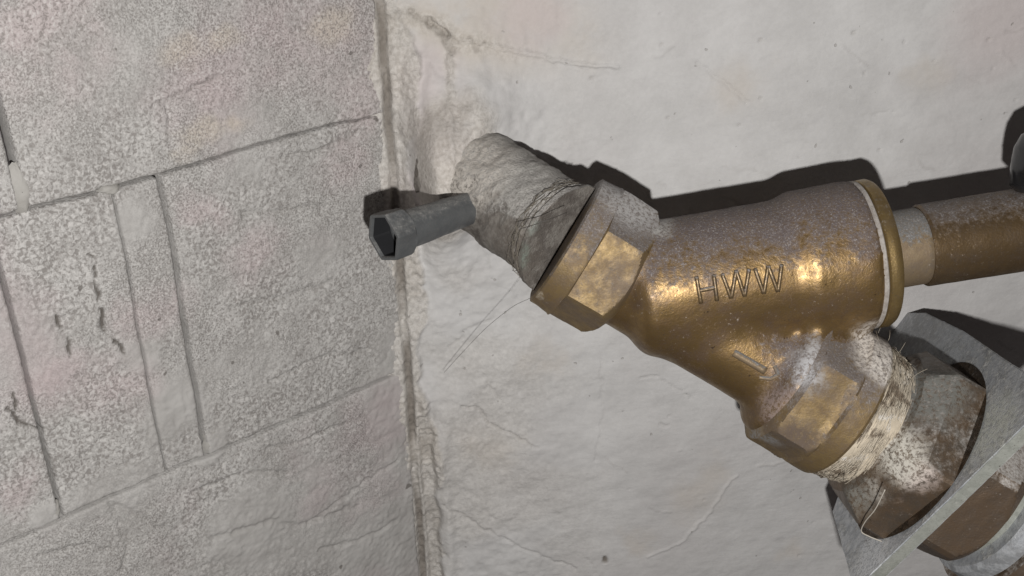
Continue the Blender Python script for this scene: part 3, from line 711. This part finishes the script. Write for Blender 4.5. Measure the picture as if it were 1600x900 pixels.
V_, F_ = tube_mesh(paths, 4)
finish(mesh_obj('fibres', V_, F_, MAT['hemp'], hp), kind='stuff')

# ------------------------------------------------------------------ union nut, bracket plate, coupling beyond it
un = Axis(run.p + run.d * 570 * K, run.d)
ung = thing('union_nut', un.pt(50, 0), 'brown tarnished hexagon union nut with white dust before the zinc plate', 'nut')
lathe('nut', un, [(-8, 80), (-8, 102), (-3, 107), (3, 113), (8, 126, 112), (40, 158, 136), (43, 162, 139), (90, 163, 140), (90, 60)], MAT['union'], ung, 144, (6, math.radians(36)), 0.35, 1.0, 16, 3.0)

PS = 92.0                                      # plate position along the union axis
PN = nv(un.d * math.cos(0.0) + np.array((0, 0, 1.0)) * math.sin(0.0))
PO = un.p + un.d * PS * K
def plate_uv(px, py):
    d = ray(px, py); return d * (PO.dot(PN) / d.dot(PN))
outl = [plate_uv(*p) for p in [(1300, 800), (1340, 690), (1398, 497), (1412, 488), (1445, 488), (1505, 517), (1560, 555), (1640, 606)]]
near = [plate_uv(*p) for p in [(1700, 568), (1600, 665), (1452, 810), (1362, 896), (1335, 926)]]
poly = outl + near
gpz = thing('bracket_plate', toW(poly[0]), 'thick grey zinc bracket plate standing between the two large nuts', 'bracket')
TH = 21.0 * K
P2 = []
for a, b in zip(poly, poly[1:] + poly[:1]):
    n = max(1, int(np.linalg.norm(b - a) / (10 * K)))
    for k in range(n):
        p = a + (b - a) * k / n; P2.append(p + (rng.normal(0, 0.3, 3) * K if k else 0))
P2 = [p - PN * (p - PO).dot(PN) for p in P2]
bm = bmesh.new()
f0 = [bm.verts.new(toW(p)) for p in P2]; f1 = [bm.verts.new(toW(p + PN * TH)) for p in P2]
bm.faces.new(f0); bm.faces.new(f1[::-1])
ef = []
for k in range(len(P2)):
    k2 = (k + 1) % len(P2); ef.append(bm.faces.new((f0[k], f1[k], f1[k2], f0[k2])))
bmesh.ops.recalc_face_normals(bm, faces=bm.faces)
for f in ef: f.material_index = 1
bmesh.ops.bevel(bm, geom=[e for e in bm.edges if len(e.link_faces) == 2 and e.calc_face_angle(0) > 1.2], offset=1.6 * K, segments=2, affect='EDGES')
bmesh.ops.triangulate(bm, faces=[f for f in bm.faces if len(f.verts) > 4])
me = bpy.data.meshes.new('plate')
off = wloc(gpz)
for v in bm.verts: v.co -= Vector(off)
bm.to_mesh(me); bm.free()
me.materials.append(MAT['zinc']); me.materials.append(MAT['zinc_edge'])
po = bpy.data.objects.new('plate', me); C.objects.link(po); po.parent = gpz

cp = thing('hexagon_coupling', un.pt(180, 0), 'brown hexagon coupling nut below the zinc plate at the lower right', 'nut')
lathe('nut', un, [(116, 60), (116, 146, 130), (127, 150, 133), (186, 150, 133), (206, 135, 133), (210, 126), (210, 60)], MAT['union2'], cp, 144, (6, math.radians(20)), 0.35, 1.0, 17, 3.0)
mp = thing('flanged_pipe', un.pt(300, 0), 'grey dusty flanged pipe end in the lower right corner', 'pipe')
lathe('tube', un, [(206, 60), (206, 108), (232, 108), (238, 96)], MAT['zinc_edge'], mp, 96, None, 0.6, 1.0, 18)
lathe('flange', un, [(230, 60), (230, 132), (236, 140), (256, 142), (260, 136), (260, 60)], MAT['zinc'], mp, 128, None, 0.6, 0.6, 19)
lathe('end_piece', un, [(259, 60), (259, 154), (272, 158), (370, 158), (370, 60)], MAT['union2'], mp, 128, None, 0.6, 0.8, 20)

# ------------------------------------------------------------------ stray fibres
def strand(name, pts, rad, mat, label, cat):
    W = smooth_path([at(*p) for p in pts], 40); V_, F_ = tube_mesh([(W, rad)], 5)
    finish(mesh_obj(name, V_, F_, mat, None, base=W[0]), label, cat)
strand('hair', [(828, 466, .60), (800, 480, .64), (760, 512, .67), (725, 548, .69), (694, 582, .708)], 0.36 * K, MAT['hair'], 'thin dark hair hanging from the left hexagon end to the plaster', 'hair')
strand('loose_thread', [(1383, 765, .556), (1368, 795, .566), (1352, 815, .578), (1346, 830, .586), (1358, 838, .584), (1378, 846, .582)], 0.9 * K, MAT['thread'], 'pale loose thread over the lower corner of the brown union nut', 'thread')
strand('hair', [(812, 358, .562), (850, 346, .556), (885, 332, .560)], 0.6 * K, MAT['hair'], 'short dark hair lying on the grey pipe beside the joint', 'hair')
